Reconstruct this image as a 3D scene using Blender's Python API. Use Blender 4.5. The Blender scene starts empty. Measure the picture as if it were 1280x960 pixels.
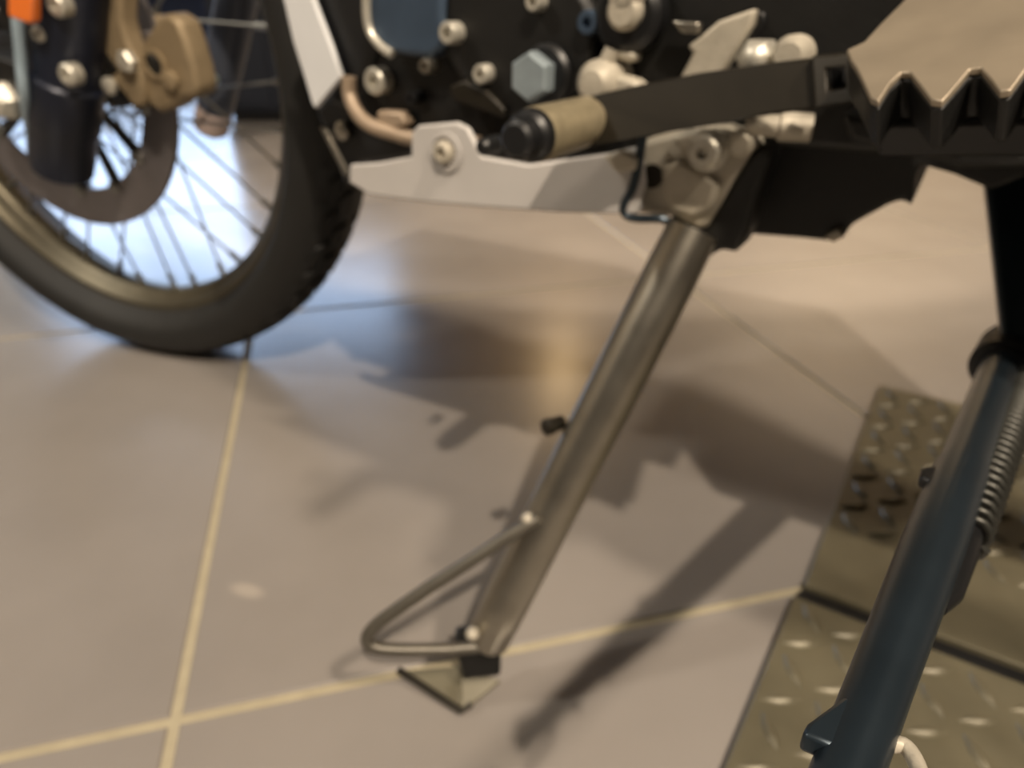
import bpy, bmesh, math, random
from mathutils import Vector, Matrix

random.seed(4)
C = bpy.context.scene
COL = C.collection
V = Vector

# ------------------------------------------------------------------ camera
F = 850.0
H = 0.354                                   # lens height above the floor, metres
PITCH = math.atan(464 / F)
SN, CS = math.sin(PITCH), math.cos(PITCH)
cam = bpy.data.cameras.new('camera')
cam.sensor_fit = 'HORIZONTAL'
cam.sensor_width = 36.0
cam.lens = 36.0 * F / 1280
cam.clip_start = 0.02
cam.dof.use_dof = True
cam.dof.focus_distance = 0.12
cam.dof.aperture_fstop = cam.lens / 1000 / 0.0018
co = bpy.data.objects.new('camera', cam)
COL.objects.link(co)
co.location = (0, 0, H)
co.rotation_euler = (math.pi / 2 - PITCH, 0, 0)
C.camera = co

# ------------------------------------------------------------------ light
w = bpy.data.worlds.new('daylight')
C.world = w
w.use_nodes = True
bg = w.node_tree.nodes['Background']
bg.inputs[0].default_value = (0.50, 0.68, 1.0, 1)
bg.inputs[1].default_value = 3.0
C.view_settings.view_transform = 'Standard'
C.view_settings.look = 'None'
C.view_settings.exposure = 0.0
C.view_settings.gamma = 1.0
C.view_settings.use_curve_mapping = False


def aim(o, to):
    o.rotation_euler = (V(to) - o.location).to_track_quat('-Z', 'Y').to_euler()


def spot(name, loc, to, power, col, size, blend, radius):
    l = bpy.data.lights.new(name, 'SPOT')
    l.energy = power
    l.color = col
    l.spot_size = math.radians(size)
    l.spot_blend = blend
    l.shadow_soft_size = radius
    o = bpy.data.objects.new(name, l)
    COL.objects.link(o)
    o.location = loc
    aim(o, to)


def area(name, loc, to, power, col, sx, sy):
    l = bpy.data.lights.new(name, 'AREA')
    l.shape = 'RECTANGLE'
    l.size, l.size_y = sx, sy
    l.energy = power
    l.color = col
    o = bpy.data.objects.new(name, l)
    COL.objects.link(o)
    o.location = loc
    aim(o, to)


WARM = (1.0, 0.84, 0.66)
spot('ceiling_spot_key', (0.50, -1.62, 2.65), (0.0, 0.5, 0), 420, WARM, 75, 0.6, 0.04)
spot('ceiling_spot_side', (1.28, -0.92, 2.75), (-0.1, 0.5, 0), 270, WARM, 75, 0.6, 0.10)
spot('fill_spot_left', (-2.3, -0.1, 2.6), (0.0, 0.4, 0.1), 140, (1.0, 0.90, 0.76), 60, 0.6, 0.12)  # unseen lamp added to brighten the stand tube from the left
spot('ceiling_spot_far', (0.25, 1.98, 2.8), (0.25, 1.98, 0), 260, (1.0, 0.82, 0.62), 45.5, 0.10, 0.03)
area('ceiling_panel_warm', (-0.6, -0.6, 2.85), (-0.4, 0.2, 0), 1.5, (1.0, 0.84, 0.66), 1.2, 1.2)
area('wall_washer_right', (2.9, 4.4, 2.7), (3.6, 5.9, 1.2), 75, (1.0, 0.87, 0.70), 1.6, 0.5)
area('fill_area_left', (-3.0, 0.4, 2.7), (-4.3, 0.2, 1.0), 20, (1.0, 0.92, 0.82), 1.6, 0.5)  # unseen fill added so the stand tube reflects a brighter left wall
p = bpy.data.lights.new('back_lamp_golden', 'POINT')
p.energy, p.color, p.shadow_soft_size = 22, (1.0, 0.68, 0.34), 0.14
p = bpy.data.objects.new('back_lamp_golden', p)
COL.objects.link(p)
p.location = (0.44, 5.3, 2.5)
area('window_daylight', (-2.60, 5.78, 1.45), (-2.4, 0.0, 0.6), 60, (0.53, 0.71, 1.0), 3.1, 1.8)


# ------------------------------------------------------------------ measuring
def ray(x, y):
    u, v = (x - 640) / F, (y - 480) / F
    return V((u, CS - v * SN, -(SN + v * CS)))


O = V((0, 0, H))
YB = 0.56                                    # heading of the motorcycle
FWD = V((-math.cos(YB), math.sin(YB), 0))
LEFT = V((-math.sin(YB), -math.cos(YB), 0))
UP = V((0, 0, 1))
C0 = V((-.417, .759, 0))                     # where the front tyre meets the floor


def D(x, y, d): return O + ray(x, y) * d


def G(x, y, z=0.0):
    r = ray(x, y)
    return O + r * ((z - H) / r.z)


def PL(x, y, p, n):
    r = ray(x, y)
    return O + r * ((p - O).dot(n) / r.dot(n))


def LT(x, y, l): return PL(x, y, C0 + LEFT * l, LEFT)


def B(s, l, z): return C0 - FWD * s + LEFT * l + UP * z


# wheel frame (bars slightly turned)
YW, LEAN, RW = 0.389, 0.057, 0.3170
WF = V((-math.cos(YW), math.sin(YW), 0))
_wl = V((-math.sin(YW), -math.cos(YW), 0))
WU = UP * math.cos(LEAN) + _wl * math.sin(LEAN)
WL = _wl * math.cos(LEAN) - UP * math.sin(LEAN)
AX = C0 + WU * RW


def WP(x, y, o): return PL(x, y, AX + WL * o, WL)


def wp(a, r, o): return AX + WL * o + (WF * math.cos(a) + WU * math.sin(a)) * r


# ------------------------------------------------------------------ mesh helpers
class MB:
    def __init__(self):
        self.v, self.f = [], []

    def add(self, vs, fs):
        b = len(self.v)
        self.v += [V(p) for p in vs]
        self.f += [tuple(i + b for i in q) for q in fs]
        return self

    def prism(self, pts, ext):
        n = len(pts)
        nv = V((0, 0, 0))
        for i in range(n):
            nv += pts[i].cross(pts[(i + 1) % n])
        if nv.dot(ext) > 0:
            pts = pts[::-1]
        vs = list(pts) + [p + ext for p in pts]
        fs = [tuple(range(n)), tuple(range(2 * n - 1, n - 1, -1))]
        fs += [(i, i + n, (i + 1) % n + n, (i + 1) % n) for i in range(n)]
        return self.add(vs, fs)

    def ring(self, outer, inner, ext):
        n = len(outer)
        vs = list(outer) + list(inner) + [p + ext for p in outer] + [p + ext for p in inner]
        fs = []
        for i in range(n):
            j = (i + 1) % n
            fs += [(i, j, n + j, n + i), (2 * n + j, 2 * n + i, 3 * n + i, 3 * n + j),
                   (j, i, 2 * n + i, 2 * n + j), (n + i, n + j, 3 * n + j, 3 * n + i)]
        return self.add(vs, fs)

    def tube(self, path, rad, seg=12, closed=False, caps=True):
        path = [V(p) for p in path]
        n = len(path)
        if not hasattr(rad, '__len__'):
            rad = [rad] * n
        vs, fs = [], []
        prev = None
        for i, p in enumerate(path):
            if closed:
                t = path[(i + 1) % n] - path[i - 1]
            else:
                t = path[min(i + 1, n - 1)] - path[max(i - 1, 0)]
            t.normalize()
            if prev is None:
                a = t.cross(UP)
                if a.length < .1:
                    a = t.cross(V((1, 0, 0)))
            else:
                a = prev - t * prev.dot(t)
            a.normalize()
            prev = a
            b = t.cross(a)
            for k in range(seg):
                q = 2 * math.pi * k / seg
                vs.append(p + (a * math.cos(q) + b * math.sin(q)) * rad[i])
        m = n if closed else n - 1
        for i in range(m):
            for k in range(seg):
                j = (i + 1) % n
                fs.append((i * seg + k, i * seg + (k + 1) % seg, j * seg + (k + 1) % seg, j * seg + k))
        if caps and not closed:
            fs.append(tuple(range(seg - 1, -1, -1)))
            fs.append(tuple(range((n - 1) * seg, n * seg)))
        return self.add(vs, fs)

    def cyl(self, p0, p1, prof, seg=24, rot=0.0):
        """prof: list of (t along p0->p1 in metres, radius)"""
        ax = (V(p1) - V(p0)).normalized()
        a = ax.cross(UP)
        if a.length < .1:
            a = ax.cross(V((1, 0, 0)))
        a.normalize()
        b = ax.cross(a)
        vs, fs = [], []
        n = len(prof)
        for t, r in prof:
            for k in range(seg):
                q = 2 * math.pi * k / seg + rot
                vs.append(V(p0) + ax * t + (a * math.cos(q) + b * math.sin(q)) * max(r, 1e-5))
        for i in range(n - 1):
            for k in range(seg):
                k2 = (k + 1) % seg
                fs.append((i * seg + k, i * seg + k2, (i + 1) * seg + k2, (i + 1) * seg + k))
        fs.append(tuple(range(seg - 1, -1, -1)))
        fs.append(tuple(range((n - 1) * seg, n * seg)))
        return self.add(vs, fs)

    def lathe(self, prof, seg=128, closed=False):
        """wheel-axis revolve, prof = (radius, lateral offset)"""
        n = len(prof)
        vs, fs = [], []
        for k in range(seg):
            a = 2 * math.pi * k / seg
            for r, o in prof:
                vs.append(wp(a, r, o))
        for k in range(seg):
            k2 = (k + 1) % seg
            for i in range(n if closed else n - 1):
                j = (i + 1) % n
                fs.append((k * n + i, k * n + j, k2 * n + j, k2 * n + i))
        return self.add(vs, fs)

    def box(self, c, ax, ay, az):
        c = V(c)
        vs = [c + ax * i + ay * j + az * k for i in (-1, 1) for j in (-1, 1) for k in (-1, 1)]
        fs = [(0, 1, 3, 2), (4, 6, 7, 5), (0, 4, 5, 1), (2, 3, 7, 6), (0, 2, 6, 4), (1, 5, 7, 3)]
        return self.add(vs, fs)

    def build(self, name, mat, parent=None, bevel=0, smooth=35, root=None, stuff=False, label=None):
        me = bpy.data.meshes.new(name)
        off = root if root is not None else V((0, 0, 0))
        me.from_pydata([tuple(p - off) for p in self.v], [], self.f)
        bm = bmesh.new()
        bm.from_mesh(me)
        bmesh.ops.remove_doubles(bm, verts=bm.verts, dist=1e-6)
        bmesh.ops.recalc_face_normals(bm, faces=bm.faces)
        bm.to_mesh(me)
        bm.free()
        for p in me.polygons:
            p.use_smooth = True
        me.set_sharp_from_angle(angle=math.radians(smooth))
        me.materials.append(mat)
        o = bpy.data.objects.new(name, me)
        COL.objects.link(o)
        if parent:
            o.parent = parent
        elif root is not None:
            o.location = root
        if bevel:
            m = o.modifiers.new('bevel', 'BEVEL')
            m.width = bevel
            m.segments = 2
            m.limit_method = 'ANGLE'
            m.angle_limit = math.radians(38)
        if stuff:
            o['kind'] = 'stuff'
        if label:
            o['label'] = label
        return o


def smooth_path(pts, n=6):
    """Catmull-Rom through pts"""
    P = [V(p) for p in pts]
    P = [P[0] * 2 - P[1]] + P + [P[-1] * 2 - P[-2]]
    out = []
    for i in range(1, len(P) - 2):
        for k in range(n):
            t = k / n
            a, b, c, d = P[i - 1], P[i], P[i + 1], P[i + 2]
            out.append(.5 * ((2 * b) + (c - a) * t + (2 * a - 5 * b + 4 * c - d) * t * t + (3 * b - a - 3 * c + d) * t ** 3))
    out.append(P[-2])
    return out


# ------------------------------------------------------------------ materials
def srgb(r, g, b):
    def f(c):
        c /= 255
        return c / 12.92 if c <= .04045 else ((c + .055) / 1.055) ** 2.4
    return (f(r), f(g), f(b), 1)


def mat(name, col, rough=.5, metal=0.0, noise=0.0, scale=60, bump=0.0, bscale=300, spec=.5, emit=None, coat=0):
    m = bpy.data.materials.new(name)
    m.use_nodes = True
    nt = m.node_tree
    p = nt.nodes['Principled BSDF']
    p.inputs['Base Color'].default_value = col
    p.inputs['Roughness'].default_value = rough
    p.inputs['Metallic'].default_value = metal
    p.inputs['Specular IOR Level'].default_value = spec
    p.inputs['Coat Weight'].default_value = coat
    tc = nt.nodes.new('ShaderNodeTexCoord')
    if noise:
        n = nt.nodes.new('ShaderNodeTexNoise')
        n.inputs['Scale'].default_value = scale
        n.inputs['Detail'].default_value = 5
        nt.links.new(tc.outputs['Object'], n.inputs['Vector'])
        r = nt.nodes.new('ShaderNodeMapRange')
        r.inputs[1].default_value = .3
        r.inputs[2].default_value = .7
        r.inputs[3].default_value = 1 - noise
        r.inputs[4].default_value = 1 + noise
        nt.links.new(n.outputs['Fac'], r.inputs[0])
        x = nt.nodes.new('ShaderNodeMix')
        x.data_type = 'RGBA'
        x.blend_type = 'MULTIPLY'
        x.inputs['Factor'].default_value = 1
        x.inputs[6].default_value = col
        nt.links.new(r.outputs[0], x.inputs[7])
        nt.links.new(x.outputs[2], p.inputs['Base Color'])
        rr = nt.nodes.new('ShaderNodeMapRange')
        rr.inputs[3].default_value = max(.03, rough - noise * .25)
        rr.inputs[4].default_value = min(1, rough + noise * .25)
        nt.links.new(n.outputs['Fac'], rr.inputs[0])
        nt.links.new(rr.outputs[0], p.inputs['Roughness'])
    if bump:
        n2 = nt.nodes.new('ShaderNodeTexNoise')
        n2.inputs['Scale'].default_value = bscale
        nt.links.new(tc.outputs['Object'], n2.inputs['Vector'])
        b = nt.nodes.new('ShaderNodeBump')
        b.inputs['Strength'].default_value = bump
        b.inputs['Distance'].default_value = .001
        nt.links.new(n2.outputs['Fac'], b.inputs['Height'])
        nt.links.new(b.outputs[0], p.inputs['Normal'])
    return m


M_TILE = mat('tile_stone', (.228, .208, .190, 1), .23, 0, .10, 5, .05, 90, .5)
def pale_spot(m, c, r, col):
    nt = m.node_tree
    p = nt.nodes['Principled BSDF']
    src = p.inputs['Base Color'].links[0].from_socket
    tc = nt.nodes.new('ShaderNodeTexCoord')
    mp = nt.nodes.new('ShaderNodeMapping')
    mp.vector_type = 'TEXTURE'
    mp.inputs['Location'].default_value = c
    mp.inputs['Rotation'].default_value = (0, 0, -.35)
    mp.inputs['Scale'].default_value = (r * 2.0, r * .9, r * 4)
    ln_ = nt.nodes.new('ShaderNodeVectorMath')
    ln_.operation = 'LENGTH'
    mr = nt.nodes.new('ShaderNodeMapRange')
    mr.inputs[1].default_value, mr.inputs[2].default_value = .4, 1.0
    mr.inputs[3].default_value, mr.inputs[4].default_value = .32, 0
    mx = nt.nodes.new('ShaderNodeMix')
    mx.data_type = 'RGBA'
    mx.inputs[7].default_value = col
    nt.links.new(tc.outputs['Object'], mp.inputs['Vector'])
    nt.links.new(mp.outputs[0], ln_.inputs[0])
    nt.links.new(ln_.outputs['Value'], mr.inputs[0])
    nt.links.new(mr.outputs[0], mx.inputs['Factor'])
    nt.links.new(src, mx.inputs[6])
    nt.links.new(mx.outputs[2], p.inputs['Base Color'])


pale_spot(M_TILE, G(309, 738), .0085, srgb(190, 180, 165))  # one small pale oval spot mixed into the tile colour
M_GROUT = mat('grout', srgb(156, 147, 124), .85, 0, .08, 80)
M_WALL = mat('plaster_warm', srgb(205, 185, 155), .8, 0, .05, 3)
M_DARKWALL = mat('plaster_dark', srgb(66, 58, 50), .8, 0, .05, 3)
M_NAVYWALL = mat('navy_panel', srgb(40, 50, 78), .5, 0, .05, 3)
M_CEIL = mat('ceiling_paint', srgb(205, 195, 180), .9, 0, .03, 3)
M_FRAME = mat('window_frame_metal', srgb(60, 66, 76), .4, .6)
M_RUBBER = mat('tyre_rubber', srgb(24, 24, 23), .6, 0, .15, 30, .15, 400)
M_RIM = mat('rim_alloy', srgb(88, 83, 70), .40, .75, .12, 40)
M_SPOKE = mat('spoke_steel', srgb(140, 140, 136), .35, .9)
M_DISC = mat('disc_steel', srgb(136, 132, 134), .42, .8, .1, 50)
M_DARK = mat('black_paint', srgb(15, 16, 18), .42, 0, .1, 40)
M_NAVY = mat('fork_dark', srgb(24, 30, 46), .38, .3, .1, 40)
M_BLACK = mat('engine_black', srgb(9, 9, 8), .5, 0, .15, 60, .2, 500)
M_BLUE = mat('cover_blue_grey', srgb(70, 86, 106), .4, .5, .12, 40)
M_GOLD = mat('caliper_gold', srgb(140, 124, 98), .55, .3, .12, 60)
M_WHITE = mat('white_panel', srgb(214, 216, 218), .45, 0, .03, 30)
M_SKID = mat('skid_alloy', srgb(190, 187, 184), .55, .1, .05, 30)
M_BOLT = mat('bolt_zinc', srgb(196, 192, 180), .42, .6, .1, 200)
M_STEEL = mat('stand_steel', srgb(158, 153, 142), .34, .95, .1, 60)
M_CAST = mat('cast_alloy', srgb(176, 169, 154), .55, .25, .12, 90, .25, 600)
M_BRUSH = mat('peg_alloy', srgb(158, 146, 128), .42, .5, .12, 40)
M_LEVER = mat('lever_dark', srgb(34, 30, 22), .45, .4, .1, 60)
M_KNOB = mat('knob_brass', srgb(170, 158, 130), .35, .6, .12, 150)
M_BLUETUBE = mat('stand_blue_black', srgb(44, 54, 62), .33, .6, .1, 60)
M_TANG = mat('tang_steel', srgb(86, 82, 74), .42, .5, .1, 60)
M_PLUG = mat('plug_blue_grey', srgb(140, 152, 158), .4, .35, .1, 100)  # the window's bluish reflection is put into this base colour
M_SPRING = mat('spring_dark', srgb(54, 54, 50), .4, .6)
M_TREAD = mat('tread_alloy', srgb(96, 91, 74), .42, .25, .15, 30)
M_ORANGE = mat('orange_reflector', srgb(235, 120, 45), .25, 0, 0, 10, coat=.6)
M_HOSE = mat('hose_grey', srgb(150, 168, 180), .4)
M_TAN = mat('pipe_tan', srgb(160, 142, 122), .45, .3, .1, 60)
M_CAB = mat('cabinet_black', srgb(24, 29, 40), .5, 0, .1, 20)
M_POST = mat('post_grey', srgb(78, 84, 98), .45, .2)
M_PINK = mat('post_base_pale', srgb(190, 172, 165), .5)
M_KNOBW = mat('pale_knob', srgb(190, 212, 214), .4)
M_GLASS = bpy.data.materials.new('window_glass')
M_GLASS.use_nodes = True
_n = M_GLASS.node_tree
_n.nodes.clear()
_o = _n.nodes.new('ShaderNodeOutputMaterial')
_m = _n.nodes.new('ShaderNodeMixShader')
_t = _n.nodes.new('ShaderNodeBsdfTransparent')
_g = _n.nodes.new('ShaderNodeBsdfGlossy')
_g.inputs['Roughness'].default_value = .02
_fr = _n.nodes.new('ShaderNodeFresnel')
_n.links.new(_fr.outputs[0], _m.inputs[0])
_n.links.new(_t.outputs[0], _m.inputs[1])
_n.links.new(_g.outputs[0], _m.inputs[2])
_n.links.new(_m.outputs[0], _o.inputs[0])


def structure(o):
    o['kind'] = 'structure'
    return o


def thing(name, loc, label, cat, group=None):
    o = bpy.data.objects.new(name, None)
    o.empty_display_size = .1
    COL.objects.link(o)
    o.location = loc
    o['label'] = label
    o['category'] = cat
    if group:
        o['group'] = group
    return o


X, Y, Z = V((1, 0, 0)), V((0, 1, 0)), V((0, 0, 1))

# ------------------------------------------------------------------ room
# tile grid: TA along one joint family, TB along the other
TA = V((-.2473, .9689, 0)).normalized()
TB = V((TA.y, -TA.x, 0))
TS = .611
OA, OB = .2885, -.1250                        # joint offsets along TA and TB
floor = structure(MB().box((0.3, 2.2, -.025), X * 5.2, Y * 5.2, Z * .0235).build('floor', M_GROUT))
g = .0031
for i in range(-5, 8):
    for j in range(-5, 7):
        a0, b0 = OA + i * TS, OB + j * TS
        c = TA * (a0 + TS / 2) + TB * (b0 + TS / 2)
        if c.y < -1.6 or c.y > 6.0 or abs(c.x) > 4.4:
            continue
        hw = TS / 2 - g
        m = MB()
        e = .0012
        q = [(-1, -1), (1, -1), (1, 1), (-1, 1)]
        vs = [c + TB * x * hw + TA * y * hw - Z * .003 for x, y in q]
        vs += [c + TB * x * hw + TA * y * hw - Z * e for x, y in q]
        vs += [c + TB * x * (hw - e) + TA * y * (hw - e) for x, y in q]
        fs = [(3, 2, 1, 0), (8, 9, 10, 11)] + [(k + r, (k + 1) % 4 + r, (k + 1) % 4 + r + 4, k + r + 4) for r in (0, 4) for k in range(4)]
        m.add(vs, fs)
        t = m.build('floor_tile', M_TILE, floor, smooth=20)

YBK = 5.9
structure(MB().box((0.3, -2.2, 1.5), X * 4.6, Y * .05, Z * 1.5).build('wall_front', M_DARKWALL))
structure(MB().box((-4.3, 1.9, 1.5), Y * 4.2, X * .05, Z * 1.5).build('wall_left', M_WALL))
structure(MB().box((4.9, 1.9, 1.5), Y * 4.2, X * .05, Z * 1.5).build('wall_right', M_DARKWALL))
structure(MB().box((0.3, 1.9, 3.03), X * 4.6, Y * 4.2, Z * .03).build('ceiling', M_CEIL))
# back wall around the window opening: x -4.2..-1.0, z .5..2.35
wx0, wx1, wz0, wz1 = -4.2, -1.0, .46, 2.4
mb = MB()
mb.box(((wx1 + 4.9) / 2, YBK, 1.5), X * ((4.9 - wx1) / 2), Y * .05, Z * 1.5)
mb.box(((-4.3 + wx0) / 2, YBK, 1.5), X * ((wx0 + 4.3) / 2), Y * .05, Z * 1.5)
mb.box(((wx0 + wx1) / 2, YBK, (wz1 + 3) / 2), X * ((wx1 - wx0) / 2), Y * .05, Z * ((3 - wz1) / 2))
wb = structure(mb.build('wall_back', M_WALL))
structure(MB().box(((wx0 + wx1) / 2, YBK, wz0 / 2), X * ((wx1 - wx0) / 2), Y * .05, Z * wz0 / 2).build('trim_1', M_NAVYWALL))
win = structure(MB().box(((wx0 + wx1) / 2, YBK, wz0 + .02), X * ((wx1 - wx0) / 2), Y * .07, Z * .02).build('window_1', M_FRAME))
mb = MB()
for x in (wx0 + .03, wx0 + (wx1 - wx0) / 3, wx0 + 2 * (wx1 - wx0) / 3, wx1 - .03):
    mb.box((x, YBK, (wz0 + wz1) / 2 + .02), X * .03, Y * .04, Z * ((wz1 - wz0) / 2 - .02))
mb.box(((wx0 + wx1) / 2, YBK, wz1 - .03), X * ((wx1 - wx0) / 2), Y * .04, Z * .03)
mb.build('window_frame', M_FRAME, win)
for k in range(3):
    a = wx0 + k * (wx1 - wx0) / 3
    b = a + (wx1 - wx0) / 3
    MB().box(((a + b) / 2, YBK, (wz0 + wz1) / 2), X * ((b - a) / 2 - .03), Y * .003, Z * ((wz1 - wz0) / 2 - .04)).build('window_pane', M_GLASS, win)
structure(MB().box((0.3 + .0, YBK - .06, .05), X * .0 + X * 4.5, Y * .01, Z * .05).build('baseboard_back', M_NAVYWALL))

# ------------------------------------------------------------------ things at the back
cb = G(284, 153)
cb2 = G(470, 153)
t = thing('display_cabinet', ((cb + cb2) / 2), 'dark navy display cabinet standing on the floor behind the front wheel, seen through its spokes', 'cabinet')
R0 = t.location.copy()
u = (cb2 - cb).normalized()
wv = V((-u.y, u.x, 0))
ln = (cb2 - cb).length
mid = (cb + cb2) / 2
MB().box(mid + wv * .2 + Z * .27, u * (ln / 2), wv * .2, Z * .235).build('body', M_CAB, t, .006, root=R0)
MB().box(mid + wv * .21 + Z * .0175, u * (ln / 2 - .02), wv * .19, Z * .0175).build('plinth', M_DARK, t, root=R0)
MB().box(mid + wv * .19 + Z * .52, u * (ln / 2 + .01), wv * .21, Z * .015).build('top_board', M_POST, t, .004, root=R0)
for k in range(3):
    cx = cb + u * (ln * (k + .5) / 3)
    d = MB().box(cx - wv * .006 + Z * .27, u * (ln / 6 - .006), wv * .006, Z * .215).build('door', M_CAB, t, .002, root=R0)
    MB().box(cx + u * (ln / 6 - .04) - wv * .018 + Z * .36, u * .005, wv * .006, Z * .05).build('handle', M_POST, d, .002, root=R0)

# ------------------------------------------------------------------ tread plates on the floor
def tread(name, quad, thick, label, group):
    c = sum(quad, V((0, 0, 0))) / 4
    c.z = 0
    t = thing(name, c, label, 'metal plate', group)
    MB().prism([V((p.x, p.y, 0.0)) for p in quad], Z * thick).build('sheet', M_TREAD, t, .0012, root=c)
    return t, c


PS = (-FWD)                                   # rearward
pa = [G(1098, 487), G(1003, 738)]             # left edge of the far plate
pn = [G(990, 752), G(896, 985)]               # left edge of the near plate
far_q = [pa[0], pa[1], pa[1] + PS * .42, pa[0] + PS * .42]
near_q = [pn[0], pn[1], pn[1] + PS * .42 - LEFT * .0, pn[0] + PS * .42]
TH = .006
tf, cf = tread('tread_plate', far_q, TH, 'far dull steel tread plate with a smooth bare strip at its near end', 'tread plates under the motorcycle')
tn, cn = tread('tread_plate', near_q, TH, 'near steel tread plate at the bottom right with brightly catching raised bars', 'tread plates under the motorcycle')


def bars(t, c, quad, v0, v1, pitch=.024):
    """alternating raised lozenges between fractions of the plate"""
    a, b = quad[0], quad[1]
    n = (b - a)
    L_ = n.length
    n = n / L_
    rr = V((-n.y, n.x, 0))
    if rr.dot(PS) < 0:
        rr = -rr
    mb = MB()
    rows = int((v1 - v0) * L_ / pitch)
    for i in range(rows):
        for j in range(int(.40 / pitch)):
            p = a + n * (v0 * L_ + (i + .5) * pitch) + rr * ((j + .6) * pitch)
            p.z = TH
            d = (n + rr * .25) if (i + j) % 2 == 0 else (rr - n * .25)
            d = (n * .8 + rr * .6) if (i + j) % 2 == 0 else (n * -.55 + rr * .83)
            d.normalize()
            e = V((-d.y, d.x, 0))
            hl, hw, hh = .0130, .0034, .0026
            vs = [p + d * hl, p + e * hw + d * hl * .25, p + e * hw - d * hl * .25, p - d * hl, p - e * hw - d * hl * .25, p - e * hw + d * hl * .25]
            top = [p + d * hl * .6 + Z * hh, p + e * hw * .45 + d * hl * .2 + Z * hh, p + e * hw * .45 - d * hl * .2 + Z * hh,
                   p - d * hl * .6 + Z * hh, p - e * hw * .45 - d * hl * .2 + Z * hh, p - e * hw * .45 + d * hl * .2 + Z * hh]
            mb.add(vs + top, [(k, (k + 1) % 6, (k + 1) % 6 + 6, k + 6) for k in range(6)] + [(6, 7, 8, 9, 10, 11)])
    mb.build('raised_bars', M_TREAD, t, root=c, stuff=True, smooth=60)


sq = [pa[1] + (pn[0] - pa[1]) * .08, pn[0] + (pa[1] - pn[0]) * .08]
sq = [V((p.x, p.y, 0)) for p in (sq[0], sq[1], sq[1] + PS * .42, sq[0] + PS * .42)]
MB().prism(sq, Z * .0022).build('gap_shade_strip', M_DARK, tf, root=cf, label='black strip standing in for the shade in the gap between the plates')  # black strip put in to darken the open gap like shade
bars(tf, cf, far_q, .02, .84)
bars(tn, cn, near_q, .02, 1.0)

# ------------------------------------------------------------------ motorcycle
bike = thing('motorcycle', C0, 'black motorcycle with spoked front wheel, gold brake caliper, white skid plate and side stand down', 'motorcycle')


def part(mb, name, m, parent=None, **k):
    return mb.build(name, m, parent or bike, root=C0, **k)


# --- front tyre
prof = [(.2560, .0205), (.2620, .0250), (.268, .0370), (.276, .0455), (.285, .0485), (.294, .0470), (.303, .0410), (.3100, .030), (.3132, .016), (.3140, 0)]
prof = prof + [(r, -o) for r, o in prof[-2::-1]]
tyre = part(MB().lathe(prof, 160), 'tire', M_RUBBER, smooth=60)
mb = MB()


def block(a, da, o0, o1, r0, r1, sk):
    vs = []
    for k, (aa, oo) in enumerate([(a, o0), (a + da, o0), (a + da + sk, o1), (a + sk, o1)]):
        ro = r0 if oo == o0 else r1
        vs.append(wp(aa, ro - .004, oo))
    for k, (aa, oo) in enumerate([(a + .006, o0), (a + da - .006, o0), (a + da + sk - .006, o1), (a + sk + .006, o1)]):
        ro = r0 if oo == o0 else r1
        vs.append(wp(aa, ro + .0030, oo * .985))
    mb.add(vs, [(4, 5, 6, 7)] + [(i, (i + 1) % 4, (i + 1) % 4 + 4, i + 4) for i in range(4)])


NB = 56
for k in range(NB):
    a = 2 * math.pi * k / NB
    da = 2 * math.pi / NB * .80
    for sg in (1, -1):
        block(a, da, .0015 * sg, .0165 * sg, .3140, .3128, .02)
        block(a + .05, da, .0195 * sg, .0315 * sg, .3123, .3085, .02)
        block(a + .02, da * .9, .0340 * sg, .0430 * sg, .3065, .2985, .0)
part(mb, 'tread_blocks', M_RUBBER, tyre, stuff=True)
# --- rim, spokes, hub
prof = [(.2630, .0190), (.2640, .0225), (.2610, .0248), (.2560, .0240), (.2535, .0200), (.2500, .0150), (.2440, .0110), (.2415, .005), (.2415, -.005),
        (.2440, -.0110), (.2500, -.0150), (.2535, -.0200), (.2560, -.0240), (.2610, -.0248), (.2640, -.0225), (.2630, -.0190), (.2480, -.0080), (.2480, .0080)]
rim = part(MB().lathe(prof, 160, True), 'rim', M_RIM, smooth=40)
NS = 36
for k in range(NS):
    a = 2 * math.pi * (k + .35) / NS
    sg = 1 if k % 2 else -1
    tw = 1 if (k // 2) % 2 else -1
    p0 = wp(a, .2425, .003 * sg)
    p1 = wp(a + tw * 1.05, .046, .026 * sg)
    d = (p1 - p0).normalized()
    part(MB().tube([p0, p0 + d * .015, p0 + d * .0152, p1], [.0032, .0030, .0014, .0014], 8), 'spoke', M_SPOKE, rim)
part(MB().lathe([(.012, .046), (.030, .046), (.034, .040), (.036, .031), (.052, .0295), (.052, .024), (.034, .021), (.030, .005), (.030, -.005), (.034, -.021),
                 (.052, -.024), (.052, -.0295), (.036, -.031), (.030, -.046), (.012, -.046)], 48, True), 'hub', M_DARK, rim, smooth=30)
# --- brake disc
disc = part(MB().lathe([(.1185, .0393), (.1185, .0437), (.1559, .0437), (.1559, .0393)], 128, True), 'brake_disc', M_DISC, smooth=30)
mb = MB()
for k in range(14):
    a = 2 * math.pi * (k + .30) / 14
    pts = [wp(a - .10, .045, .038), wp(a + .10, .045, .038), wp(a + .15, .085, .038), wp(a + .20, .121, .038), wp(a + .11, .121, .038), wp(a + .05, .080, .038)]
    mb.prism(pts, WL * .005)
mb.lathe([(.030, .038), (.030, .043), (.054, .043), (.054, .038)], 40, True)
car = part(mb, 'disc_carrier', M_DARK, disc)
for k in range(14):
    a = 2 * math.pi * (k + .30) / 14 + .16
    p = wp(a, .121, .043)
    part(MB().cyl(p, p + WL, [(0, .0065), (.003, .0065), (.004, .005)], 16), 'rivet', M_SPOKE, disc)
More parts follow.
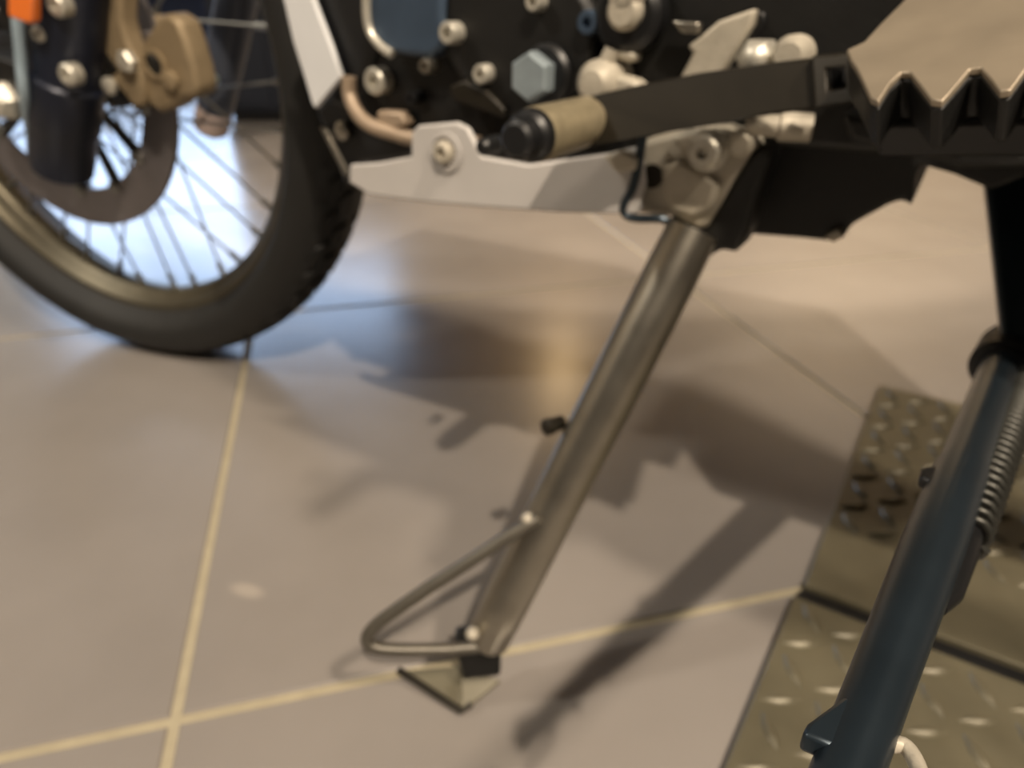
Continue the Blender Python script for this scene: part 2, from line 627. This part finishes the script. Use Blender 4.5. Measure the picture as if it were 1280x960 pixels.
# --- fork
f0, f1 = WP(78, 214, .090), WP(96, -120, .090)
fd = (f1 - f0)
fl = fd.length
fork = part(MB().cyl(f0, f1, [(0, .021), (.004, .0255), (.05, .027), (.052, .0285), (.095, .0290), (.097, .0265), (fl, .0265)], 32), 'fork_leg', M_NAVY, smooth=40)
g0 = WP(268, 138, -.092)
g1 = g0 + fd
fork2 = part(MB().cyl(g0, g1, [(0, .015), (.004, .0190), (.05, .0195), (.07, .0200), (fl, .0200)], 32), 'fork_leg', M_POST, smooth=40)
part(MB().cyl(g0 - fd.normalized() * .026, g1, [(0, .015), (.004, .0185), (.026, .0190), (.030, .016)], 28), 'axle_clamp', M_PINK, fork2, label='pale axle clamp at the foot of the far fork leg')
p = WP(260, 98, -.070)
part(MB().cyl(p - WL * .006, p + WL, [(0, .0095), (.008, .0095), (.011, .007)], 20), 'bolt', M_KNOBW, fork2)
# leading axle clamp
ac = wp(0, 0, .088)
mb = MB()
mb.cyl(ac - WL * .022, ac + WL * .03, [(0, .026), (.002, .028), (.04, .028), (.042, .026)], 28)
fm = f0 + fd.normalized() * .075
dd = (fm - ac)
dn = dd.normalized()
up_ = WL.cross(dn)
mb.box(ac + dd * .5, dd * .5, up_ * .021, WL * .018)
clamp = part(mb, 'axle_clamp', M_DARK, fork, bevel=.002)
an = WP(1, 126, .112)
part(MB().cyl(an - WL * .012, an + WL, [(0, .017), (.012, .017), (.014, .0155), (.020, .014), (.022, .011)], 6), 'axle_nut', M_BOLT, fork, bevel=.001)
for (bx, by, r) in ((88, 93, .0085), (74, 6, .0085), (52, 42, .006)):
    p = WP(bx, by, .114)
    part(MB().cyl(p - WL * .006, p + WL, [(0, r), (.009, r), (.011, r * .8), (.0111, r * .45), (.008, r * .42)], 20), 'bolt', M_BOLT, fork)
hp = [WP(18, -60, .116), WP(20, 0, .116), WP(25, 60, .118), WP(30, 115, .120), WP(38, 165, .105), WP(44, 196, .09)]
part(MB().tube(smooth_path(hp), .0042, 12), 'brake_hose', M_HOSE)
p4 = [WP(9, -30, .132), WP(40, -30, .132), WP(40, 27, .132), WP(36, 30, .132), WP(13, 22, .132), WP(9, 18, .132)]
part(MB().prism(p4, -WL * .008), 'reflector', M_ORANGE, bevel=.0015, label='orange reflector on the fork')
# --- caliper
br = [(124, -40), (152, -40), (150, 22), (158, 52), (170, 74), (178, 100), (178, 132), (168, 136), (156, 120), (148, 110), (132, 108), (134, 98), (146, 88), (136, 74), (124, 60), (119, 42), (126, 22)]
cal = part(MB().prism([WP(x, y, .078) for x, y in br], -WL * .018), 'brake_caliper', M_GOLD, bevel=.003)
bd = [(186, 40), (196, 22), (208, 16), (222, 26), (232, 52), (242, 84), (248, 112), (242, 124), (228, 122), (218, 134), (200, 142), (186, 132), (178, 108), (176, 74), (178, 52)]
part(MB().prism([WP(x, y, .072) for x, y in bd], -WL * .024), 'caliper_body', M_GOLD, cal, bevel=.004)
part(MB().prism([WP(x, y, .018) for x, y in bd], WL * .020), 'caliper_body', M_GOLD, cal, bevel=.004)
p = WP(195, 80, .0715)
part(MB().ring([p + (WF * math.cos(a) + WU * math.sin(a)) * .0115 for a in [k * math.pi / 12 for k in range(24)]],
               [p + (WF * math.cos(a) + WU * math.sin(a)) * .0085 for a in [k * math.pi / 12 for k in range(24)]], WL * .003), 'piston_ring', M_GOLD, cal)
part(MB().cyl(p, p + WL, [(0, .0086), (.0012, .0086)], 24), 'piston_cap', M_DARK, cal)
part(MB().prism([WP(x, y, .060) for x, y in [(170, 40), (188, 40), (184, 120), (172, 110)]], -WL * .03), 'brake_pad', M_DISC, cal, bevel=.001)
p = WP(162, 76, .079)
part(MB().cyl(p, p + WL, [(0, .009), (.005, .009), (.007, .007)], 6), 'bolt', M_BOLT, cal)
p = WP(139, 107, .079)
part(MB().cyl(p, p + WL, [(0, .007), (.004, .007), (.006, .004)], 16), 'bolt', M_BOLT, cal)
p = WP(215, 100, .073)
part(MB().cyl(p, p + WL, [(0, .0075), (.004, .0075), (.005, .005)], 16), 'bolt', M_GOLD, cal)

# --- white panel and frame in front of the engine
wpx = [(318, -90), (362, -90), (391, 0), (412, 55), (426, 96), (420, 104), (394, 136), (390, 130), (378, 90), (366, 52), (354, 0)]
part(MB().prism([LT(x, y, .090) for x, y in wpx], -LEFT * .004), 'front_panel', M_WHITE, bevel=.001)
part(MB().prism([LT(x, y, .082) for x, y in [(330, -90), (470, -90), (470, 60), (446, 128), (430, 138), (408, 128), (420, 96), (390, 10)]], -LEFT * .16), 'frame_rail', M_DARK, bevel=.004)
fx = [(394, 138), (424, 104), (436, 122), (452, 150), (520, 178), (518, 196), (450, 204), (434, 232), (428, 226), (412, 178)]
part(MB().prism([LT(x, y, .072) for x, y in fx], -LEFT * .14), 'frame_cradle', M_DARK, bevel=.003)
part(MB().tube([LT(404, 158, .076), LT(434, 218, .076)], .0022, 8), 'edge_strip', M_STEEL)
p = LT(430, 163, .074)
part(MB().cyl(p, p + LEFT, [(0, .006), (.003, .006), (.004, .004)], 14), 'bolt', M_STEEL)
# --- engine
ez = .60
low = [(432, 30), (446, 120), (462, 160), (520, 188), (640, 200), (800, 200), (930, 180)]
pts = [LT(x, y, .078) for x, y in low]
s_last = B(.745, .078, .30)
poly = pts + [s_last, B(.745, .078, ez), LT(432, 30, .078) + Z * (ez - LT(432, 30, .078).z)]
eng = part(MB().prism(poly, -LEFT * .16), 'engine_case', M_BLACK, bevel=.004)
# raised clutch/stator covers
cov = [(560, -60), (700, -60), (745, 20), (742, 80), (700, 135), (640, 150), (585, 120), (548, 60), (545, 0)]
cover = part(MB().prism([LT(x, y, .088) for x, y in cov], -LEFT * .012), 'side_cover', M_BLACK, eng, bevel=.004)
bcv = [(456, -40), (556, -40), (552, 20), (556, 58), (536, 72), (510, 70), (488, 66), (470, 52), (458, 30)]
part(MB().prism([LT(x, y, .092) for x, y in bcv], -LEFT * .016), 'pump_cover', M_BLUE, eng, bevel=.003, label='blue grey pump cover')
lip = [LT(461, -40, .094), LT(458, 8, .094), LT(462, 38, .094), LT(474, 56, .094), LT(490, 68, .094)]
part(MB().tube(smooth_path(lip), .0026, 10), 'cover_lip', M_BOLT, eng)


def bolt(x, y, l, r, hexa=False, h=.006, m=None, socket=True, parent=None, seg=20, rot=0.0, name='bolt'):
    p = LT(x, y, l)
    n = 6 if hexa else seg
    mb = MB()
    pr = [(0, r), (h * .8, r), (h, r * .86)]
    if socket:
        pr += [(h, r * .45), (h * .5, r * .42)]
    mb.cyl(p - LEFT * .004, p + LEFT, [(a + .004 if a else 0, b) for a, b in pr], n, rot)
    return part(mb, name, m or M_BOLT, parent or eng)


bolt(474, 101, .084, .0078)
bolt(566, 41, .092, .0056)
bolt(538, 82, .090, .0042, m=M_STEEL)
bolt(607, 92, .090, .0050)
bolt(520, 122, .082, .0040, m=M_DARK)
bolt(740, 28, .088, .0055, m=M_BLUE)
bolt(673, 2, .090, .0045)
p = LT(686, 93, .088)
part(MB().cyl(p, p + LEFT, [(0, .0145), (.004, .0145), (.006, .0125)], 28), 'washer', M_DARK, eng)
bolt(672, 95, .093, .0118, True, .010, M_PLUG, False, rot=.5, name='drain_plug')
# tall oval cap at top right of the cover
o1, o2 = LT(784, 18, .093), LT(790, -40, .093)
part(MB().tube([o1 - LEFT * .01, o1, o1 + LEFT * .003], [.0165, .0165, .013], 24), 'cap_seat', M_DARK, eng)
mb = MB()
for q in (LT(784, 14, .096), LT(786, -8, .096)):
    mb.cyl(q - LEFT * .004, q + LEFT, [(0, .0082), (.008, .0082), (.0105, .006)], 24)
part(mb, 'oval_cap', M_CAST, eng)
# bracket arm under the cover
part(MB().prism([LT(x, y, .092) for x, y in [(560, 108), (580, 100), (606, 112), (632, 138), (628, 148), (596, 136), (566, 124)]], -LEFT * .006), 'cable_bracket', M_LEVER, eng, bevel=.0015)
# tan pipe at the front of the engine
tp = [LT(436, 96, .088), LT(437, 118, .088), LT(446, 140, .09), LT(462, 156, .09), LT(490, 166, .088), LT(522, 174, .086), LT(600, 180, .084)]
part(MB().tube(smooth_path(tp), [.0046] * 37, 14), 'oil_pipe', M_TAN, eng)
part(MB().prism([LT(x, y, .09) for x, y in [(470, 138), (500, 140), (508, 156), (490, 164), (470, 156)]], -LEFT * .01), 'pipe_bracket', M_TAN, eng, bevel=.002)
# gear shaft clamp and linkage behind the lever
p = LT(748, 104, .098)
link = part(MB().cyl(p - LEFT * .018, p + LEFT, [(0, .011), (.014, .011), (.020, .0105), (.026, .006), (.0265, .002)], 28), 'shift_joint', M_CAST)
part(MB().prism([LT(x, y, .100) for x, y in [(764, 92), (792, 100), (806, 112), (790, 122), (760, 124)]], -LEFT * .012), 'joint_arm', M_CAST, link, bevel=.002)
part(MB().prism([LT(x, y, .094) for x, y in [(758, 56), (772, 54), (796, 68), (790, 80), (766, 74)]], -LEFT * .01), 'clamp_ear', M_CAST, link, bevel=.002)
part(MB().tube([LT(766, 62, .094), LT(752, 92, .096)], .004, 10), 'joint_rod', M_CAST, link)
# pale bracket behind the lever
pb_ = [(898, 26), (944, 10), (940, 30), (900, 96), (842, 110), (866, 66), (858, 58), (872, 48)]
sp = part(MB().prism([LT(x, y, .088) for x, y in pb_], -LEFT * .008), 'peg_bracket', M_CAST, bevel=.0015)
part(MB().prism([LT(x, y, .090) for x, y in [(838, 26), (874, 28), (872, 42), (852, 42)]], -LEFT * .006), 'bracket_tab', M_STEEL, sp, bevel=.001)
part(MB().prism([LT(x, y, .080) for x, y in [(944, 12), (956, 16), (956, 30), (912, 96), (900, 96)]], -LEFT * .012), 'bracket_rib', M_DARK, sp, bevel=.001)
p = LT(942, 74, .100)
part(MB().cyl(p - LEFT * .014, p + LEFT, [(0, .0082), (.012, .0082), (.016, .006), (.018, .002)], 6), 'bolt', M_BOLT, sp)
p = LT(986, 70, .106)
part(MB().cyl(p - LEFT * .014, p + LEFT, [(0, .0078), (.010, .0078), (.016, .005)], 20), 'bolt', M_CAST, sp)
# --- gear lever
la = [(728, 122, .302), (790, 108, .295), (870, 92, .283), (960, 79, .266), (1020, 72, .252)]
lb = [(1022, 136, .252), (960, 144, .266), (880, 158, .283), (800, 171, .295), (734, 184, .302)]
pts = [D(*q) for q in la + lb]
lever = part(MB().prism(pts, -LEFT * .009), 'gear_lever', M_LEVER, bevel=.0012)
ex = (D(1064, 72, .243) - D(1020, 72, .252))
oq = [D(1014, 70, .2505), D(1062, 66, .2425), D(1066, 128, .2425), D(1018, 136, .2505)]
iq = [D(1032, 86, .2475), D(1056, 84, .2435), D(1058, 110, .2435), D(1034, 114, .2475)]
part(MB().ring(oq, iq, -LEFT * .011), 'lever_eye', M_LEVER, lever, bevel=.0008)
part(MB().prism([D(1030, 84, .2525) - LEFT * .010, D(1058, 82, .2485) - LEFT * .010, D(1060, 112, .2485) - LEFT * .010, D(1032, 116, .2525) - LEFT * .010], -LEFT * .002), 'eye_back', M_DARK, lever)
k0 = D(728, 153, .304)
mb = MB()
mb.cyl(k0 - LEFT * .008, k0 + LEFT, [(0, .0085), (.002, .0106), (.018, .0108), (.050, .0108), (.053, .0100)], 32)
kn = part(mb, 'shift_knob', M_KNOB, lever, smooth=30)
k1 = k0 + LEFT * .0435
part(MB().cyl(k1, k1 + LEFT, [(0, .0104), (.0005, .0105), (.004, .0100), (.006, .0082), (.0125, .0074), (.014, .0055)], 32), 'knob_cap', M_DARK, lever, smooth=30)
p = D(607, 183, .31)
part(MB().cyl(p - LEFT * .01, p + LEFT, [(0, .004), (.012, .004), (.014, .0025)], 14), 'bolt', M_DARK)
# --- skid plate
sk = [(437, 206), (470, 204), (514, 196), (514, 166), (522, 157), (570, 153), (584, 160), (594, 180), (602, 196), (660, 206), (760, 192), (800, 182), (806, 230), (796, 268), (700, 266), (600, 259), (520, 252), (462, 244), (436, 228)]
skid = part(MB().prism([LT(x, y, .105) for x, y in sk], -LEFT * .004), 'skid_plate', M_SKID, bevel=.0012)
b0, b1 = LT(462, 244, .103), LT(796, 268, .103)
part(MB().prism([b0, b1, b1 - LEFT * .20, b0 - LEFT * .20], Z * .004), 'skid_floor', M_SKID, skid, bevel=.001)
p = LT(557, 190, .1055)
part(MB().cyl(p, p + LEFT, [(0, .011), (.001, .011), (.0012, .0085), (-.001, .008)], 28), 'bolt_seat', M_SKID, skid)
part(MB().cyl(p, p + LEFT, [(0, .0062), (.0035, .0062), (.005, .0045), (.005, .0028), (.0025, .0026)], 20), 'bolt', M_CAST, skid)
part(MB().prism([LT(x, y, .110) for x, y in [(752, 196), (776, 188), (796, 196), (794, 214), (770, 218)]], -LEFT * .006), 'boss', M_CAST, skid, bevel=.002)
# --- side stand bracket
bk = [(800, 176), (862, 160), (905, 158), (944, 172), (948, 190), (922, 226), (906, 262), (896, 284), (872, 288), (842, 272), (788, 266), (794, 214)]
DB = .325
bp, bn = D(860, 225, DB), LEFT


def BK(x, y, off=0.0): return PL(x, y, bp + LEFT * off, LEFT)


brk = part(MB().prism([BK(x, y) for x, y in bk], -LEFT * .016), 'stand_bracket', M_CAST, bevel=.003)
rb = [(824, 206), (850, 200), (878, 214), (900, 228), (890, 262), (866, 276), (838, 266), (826, 240)]
part(MB().prism([BK(x, y, .004) for x, y in rb], -LEFT * .006), 'raised_pad', M_CAST, brk, bevel=.003)
part(MB().prism([BK(x, y, .004) for x, y in [(840, 174), (884, 166), (880, 184), (866, 190), (846, 186)]], -LEFT * .006), 'raised_pad', M_CAST, brk, bevel=.002)
p = BK(816, 220, -.001)
part(MB().cyl(p, p + LEFT, [(0, .0058), (.0015, .0058)], 16), 'dowel', M_LEVER, brk)
p = BK(886, 188, .001)
part(MB().cyl(p, p + LEFT, [(0, .0095), (.002, .0095), (.0022, .0072), (.008, .0072), (.0092, .0060), (.0092, .0028), (.006, .0026)], 28), 'pivot_bolt', M_BOLT, brk)
p = BK(928, 178, .0)
part(MB().cyl(p, p + LEFT, [(0, .0062), (.004, .0062), (.006, .004)], 18), 'bolt', M_CAST, brk)
q0, q1 = LT(932, 156, .098), LT(1014, 160, .090)
part(MB().tube([q0, q0.lerp(q1, .1), q0.lerp(q1, .5), q0.lerp(q1, .52), q1], [.0030, .0042, .0048, .0062, .0060], 16), 'peg_pin', M_CAST)
wr = [BK(806, 160, .010), BK(802, 180, .010), BK(798, 206, .010), BK(790, 236, .010), BK(780, 256, .009), BK(782, 268, .008), BK(796, 273, .007), BK(828, 274, .004), BK(846, 284, .0)]
part(MB().tube(smooth_path(wr), .0022, 10), 'switch_wire', M_BLUETUBE)
# --- side stand
hd = [(838, 266), (862, 282), (880, 286), (902, 250), (922, 216), (938, 190), (966, 172), (962, 200), (946, 246), (934, 292), (920, 318), (900, 312), (880, 326), (832, 296)]
ss = part(MB().prism([BK(x, y, .001) for x, y in hd], -LEFT * .022), 'side_stand', M_BLACK, bevel=.003)
t0, t1 = D(866, 288, .330), D(606, 806, .383)
tl = (t1 - t0).length
part(MB().cyl(t0, t1, [(0, .0128), (.02, .0134), (.05, .0136), (.09, .0136), (tl - .03, .0128), (tl - .004, .0122), (tl, .009)], 32), 'stand_tube', M_STEEL, ss, smooth=50)
tdir = (t1 - t0).normalized()
tg = [D(672, 648, .354), D(656, 658, .3535), D(630, 674, .354), D(590, 700, .3555), D(540, 732, .358), D(496, 762, .361), D(474, 778, .363), D(461, 792, .364), D(460, 803, .365), D(472, 810, .366), D(500, 812, .368), D(540, 812, .371), D(570, 811, .373), D(600, 808, .375)]
part(MB().tube(smooth_path(tg), .0036, 14), 'foot_tang', M_TANG, ss)
for q in (D(660, 652, .352), D(590, 796, .367)):
    part(MB().cyl(q - V((0, -.006, .004)), q + V((0, -.003, .004)), [(0, .003), (.003, .0040), (.006, .0036), (.0085, .002), (.009, .0008)], 16), 'weld_bead', M_CAST, ss)
q = D(702, 528, .362)
part(MB().cyl(q, D(684, 534, .356), [(0, .0040), (.007, .0040), (.0075, .0046), (.011, .0046), (.012, .0032)], 18), 'stop_pin', M_LEVER, ss)
# foot: neck and sloping two-leaf foot plate
nk = [D(566, 806, .378), D(626, 800, .382), D(626, 846, .386), D(580, 850, .384)]
part(MB().prism(nk, V((0, .014, 0))), 'foot_neck', M_BLACK, ss, bevel=.002)
fa, fb, fc, fe = G(498, 838, .010), G(577, 890, .003), G(626, 850, .012), G(574, 832, .016)
part(MB().prism([fa, fb, fe], Z * -.0028), 'foot_plate', M_TREAD, ss, bevel=.0008)
part(MB().prism([fb, fc, fe], Z * -.0028), 'foot_plate', M_TREAD, ss, bevel=.0008)
part(MB().tube([fa + Z * .0005, fb + Z * .0005, fb.lerp(fc, .25)], .0022, 10), 'foot_rim', M_LEVER, ss)
# --- rear frame and linkage, black
rf = [(944, 178), (1010, 160), (1050, 150), (1240, 150), (1300, 170), (1300, 214), (1240, 238), (1192, 218), (1150, 206), (1142, 226), (1140, 258), (1128, 250), (1110, 256), (1070, 278), (1040, 302), (1000, 298), (920, 292), (938, 240)]
part(MB().prism([LT(x, y, .052) for x, y in rf], -LEFT * .10), 'swingarm_bracket', M_BLACK, bevel=.003)
part(MB().prism([LT(x, y, .058) for x, y in [(1030, 296), (1046, 286), (1056, 296), (1040, 304)]], -LEFT * .02), 'bracket_tip', M_CAST, bevel=.001)
part(MB().prism([B(.70, .07, .33), B(.98, .07, .33), B(.98, .07, .60), B(.70, .07, .60)], -LEFT * .14), 'rear_frame', M_BLACK, bevel=.006)
# --- rear end of the motorcycle, right of the frame
part(MB().prism([B(.82, .06, .24), B(1.30, .075, .27), B(1.48, .085, .28), B(1.50, .085, .33), B(1.30, .075, .33), B(.82, .06, .34)], -LEFT * .03), 'swingarm', M_BLACK, bevel=.004)
part(MB().prism([B(.82, -.03, .24), B(1.30, -.055, .27), B(1.48, -.085, .28), B(1.50, -.085, .33), B(1.30, -.055, .33), B(.82, -.03, .34)], -LEFT * .03), 'swingarm', M_BLACK, bevel=.004)
keep = (AX, WF, WU, WL)
AX, WF, WU, WL = C0 - FWD * 1.43 + UP * .3150, FWD, UP, LEFT
pr = [(.222, .045), (.232, .054), (.25, .064), (.275, .066), (.295, .056), (.309, .034), (.3148, 0)]
pr = pr + [(r, -o) for r, o in pr[-2::-1]]
rt = part(MB().lathe(pr, 128), 'rear_tire', M_RUBBER, smooth=60)
part(MB().lathe([(.226, .040), (.230, .046), (.222, .046), (.214, .03), (.205, .0), (.214, -.03), (.222, -.046), (.230, -.046), (.226, -.040)], 96, True), 'rim', M_RIM, rt)
part(MB().lathe([(.012, .07), (.04, .065), (.04, .03), (.06, .03), (.06, -.03), (.04, -.03), (.04, -.065), (.012, -.07)], 40, True), 'hub', M_DARK, rt)
for k in range(32):
    a = 2 * math.pi * k / 32
    part(MB().tube([wp(a, .207, 0), wp(a + (1.0 if (k // 2) % 2 else -1.0), .055, .028 * (1 if k % 2 else -1))], .0016, 6), 'spoke', M_SPOKE, rt)
AX, WF, WU, WL = keep
part(MB().prism([B(.80, .108, .275), B(.92, .108, .27), B(1.04, .10, .40), B(1.0, .10, .56), B(.82, .108, .56), B(.795, .108, .40)], -LEFT * .05), 'shadow_plate', M_BLACK, bevel=.004)  # unseen plate added to close a lit wedge in the bike's floor shadow
# --- foot peg
e0, e1 = D(1075, 104, .200), D(1300, 106, .168)
pu = (e1 - e0).normalized()
pv = (-LEFT + Z * .42)
pv = (pv - pu * pv.dot(pu)).normalized()
pnv = pu.cross(pv)
if pnv.z < 0:
    pnv = -pnv
out = [(1064, 76), (1070, 84), (1078, 100), (1088, 122), (1098, 126), (1112, 104), (1126, 90), (1138, 90), (1150, 106), (1164, 124), (1178, 126), (1196, 106), (1212, 86), (1226, 84), (1238, 98), (1250, 114), (1264, 112), (1284, 84), (1304, 78), (1324, 104), (1344, 110),
       (1360, -40), (1300, -70), (1170, -60), (1150, -24), (1128, 2), (1100, 30), (1080, 52), (1058, 62)]
pts = [PL(x, y, e0, pnv) for x, y in out]
peg = part(MB().prism(pts, -pnv * .0022), 'foot_peg', M_BRUSH, bevel=.0005)
low_ = [p - pnv * .0022 for p in pts]
part(MB().prism(low_, -pnv * .0125), 'peg_body', M_BLACK, peg, bevel=.0008)
inner = [PL(x, y, e0, pnv) - pnv * .0147 for x, y in [(1092, 96), (1330, 80), (1330, -40), (1170, -40)]]
part(MB().prism(inner, -pnv * .012), 'peg_core', M_DARK, peg, bevel=.002)
pm = [D(1050, 66, .240), D(1080, 50, .238)]
part(MB().prism([LT(x, y, .115) for x, y in [(1052, 140), (1280, 176), (1290, 210), (1200, 212), (1150, 196), (1060, 178)]], -LEFT * .05), 'peg_mount', M_BLACK, bevel=.003)
# --- centre stand: arm from the frame, step lever reaching out to the left, return spring
T = D(1266, 452, .335)                     # lever pivot, under the frame
E = D(1062, 1010, .104)                     # lever end
td = (E - T).normalized()
TL = (E - T).length


def ln(t): return T + (E - T) * t


upx = [(1228, 196), (1330, 190), (1330, 400), (1310, 470), (1262, 470), (1254, 420), (1243, 320), (1234, 240)]
cst = part(MB().prism([D(x, y, .330) for x, y in upx], V((0.004, .014, .004))), 'center_stand', M_BLUETUBE, bevel=.003)
view = (T - O).normalized()
side = td.cross(view).normalized()
if side.x < 0:
    side = -side
back = side.cross(td).normalized()
if back.y < 0:
    back = -back
mb = MB()
a0, a1 = T - td * .028 - side * .004, T + td * .014 - side * .004
for k in range(6):
    q = a0.lerp(a1, k / 5)
    mb.cyl(q - td * .003, q + td, [(0, .0105), (.0012, .0132), (.0046, .0132), (.0058, .0105)], 24)
mb.tube([a0 - td * .01, a1 + td * .006], .0100, 20)
part(mb, 'rubber_bellows', M_DARK, cst)
part(MB().cyl(T - side * .004, E - side * .002, [(0, .0078), (TL * .1, .0080), (TL * .50, .0070), (TL * .53, .0076), (TL * .70, .0072), (TL * .9, .0056), (TL, .005)], 28), 'step_lever', M_BLUETUBE, cst, smooth=50)
p0, p1 = T + side * .0060 - back * .0045, ln(.64) + side * .0036 - back * .0050
sd = (p1 - p0)
sl = sd.length
sd.normalize()
path, rad = [], []
NT = 30
for k in range(NT * 12 + 1):
    a = 2 * math.pi * k / 12
    f_ = k / (NT * 12)
    rs = .0082 * (1 - f_) + .0052 * f_
    path.append(p0 + sd * (sl * f_) + (side * math.cos(a) + back * math.sin(a)) * rs)
    rad.append(.0019 * (1 - f_) + .0013 * f_)
part(MB().tube(path, rad, 7), 'return_spring', M_SPRING, cst, smooth=70)
part(MB().cyl(p0 - sd * .004, p1, [(0, .0066), (sl * .98, .0040)], 16), 'spring_core', M_DARK, cst)
q0, q1 = p1 - sd * .004, ln(.78) + side * .0026 - back * .0020
part(MB().tube([q0, q0.lerp(q1, .2), q0.lerp(q1, .8), q1], [.0040, .0044, .0040, .002], 16), 'spring_sleeve', M_DARK, cst)
tb = ln(.585)
part(MB().prism([tb + a_ for a_ in (-side * .0045 - td * .006, -side * .0095 - td * .008, -side * .0125 - td * .003, -side * .0115 + td * .004, -side * .0075 + td * .005, -side * .0045 + td * .003)], back * .004), 'spring_tab', M_DARK, cst, bevel=.0008)
for f_, so in ((.775, .0015), (.865, .001)):
    q = ln(f_) + side * so
    part(MB().cyl(q, q - back, [(0, .0024), (.0080, .0024), (.0092, .0018), (.0096, .0006)], 16), 'bolt', M_BOLT, cst)
q = ln(.955)
part(MB().prism([q + a_ for a_ in (-side * .004 - td * .006, -side * .0065 - td * .004, -side * .0095 + td * .006, -side * .0095 + td * .009, -side * .004 + td * .008)], back * .004), 'foot_lug', M_BLUETUBE, cst, bevel=.0008)
fr_ = [ln(.945) + side * .002, ln(.940) + side * .0045, ln(.955) + side * .0075, ln(.985) + side * .0095, ln(1.03) + side * .010]
part(MB().tube(smooth_path(fr_), .0014, 12), 'lever_hook', M_CAST, cst)
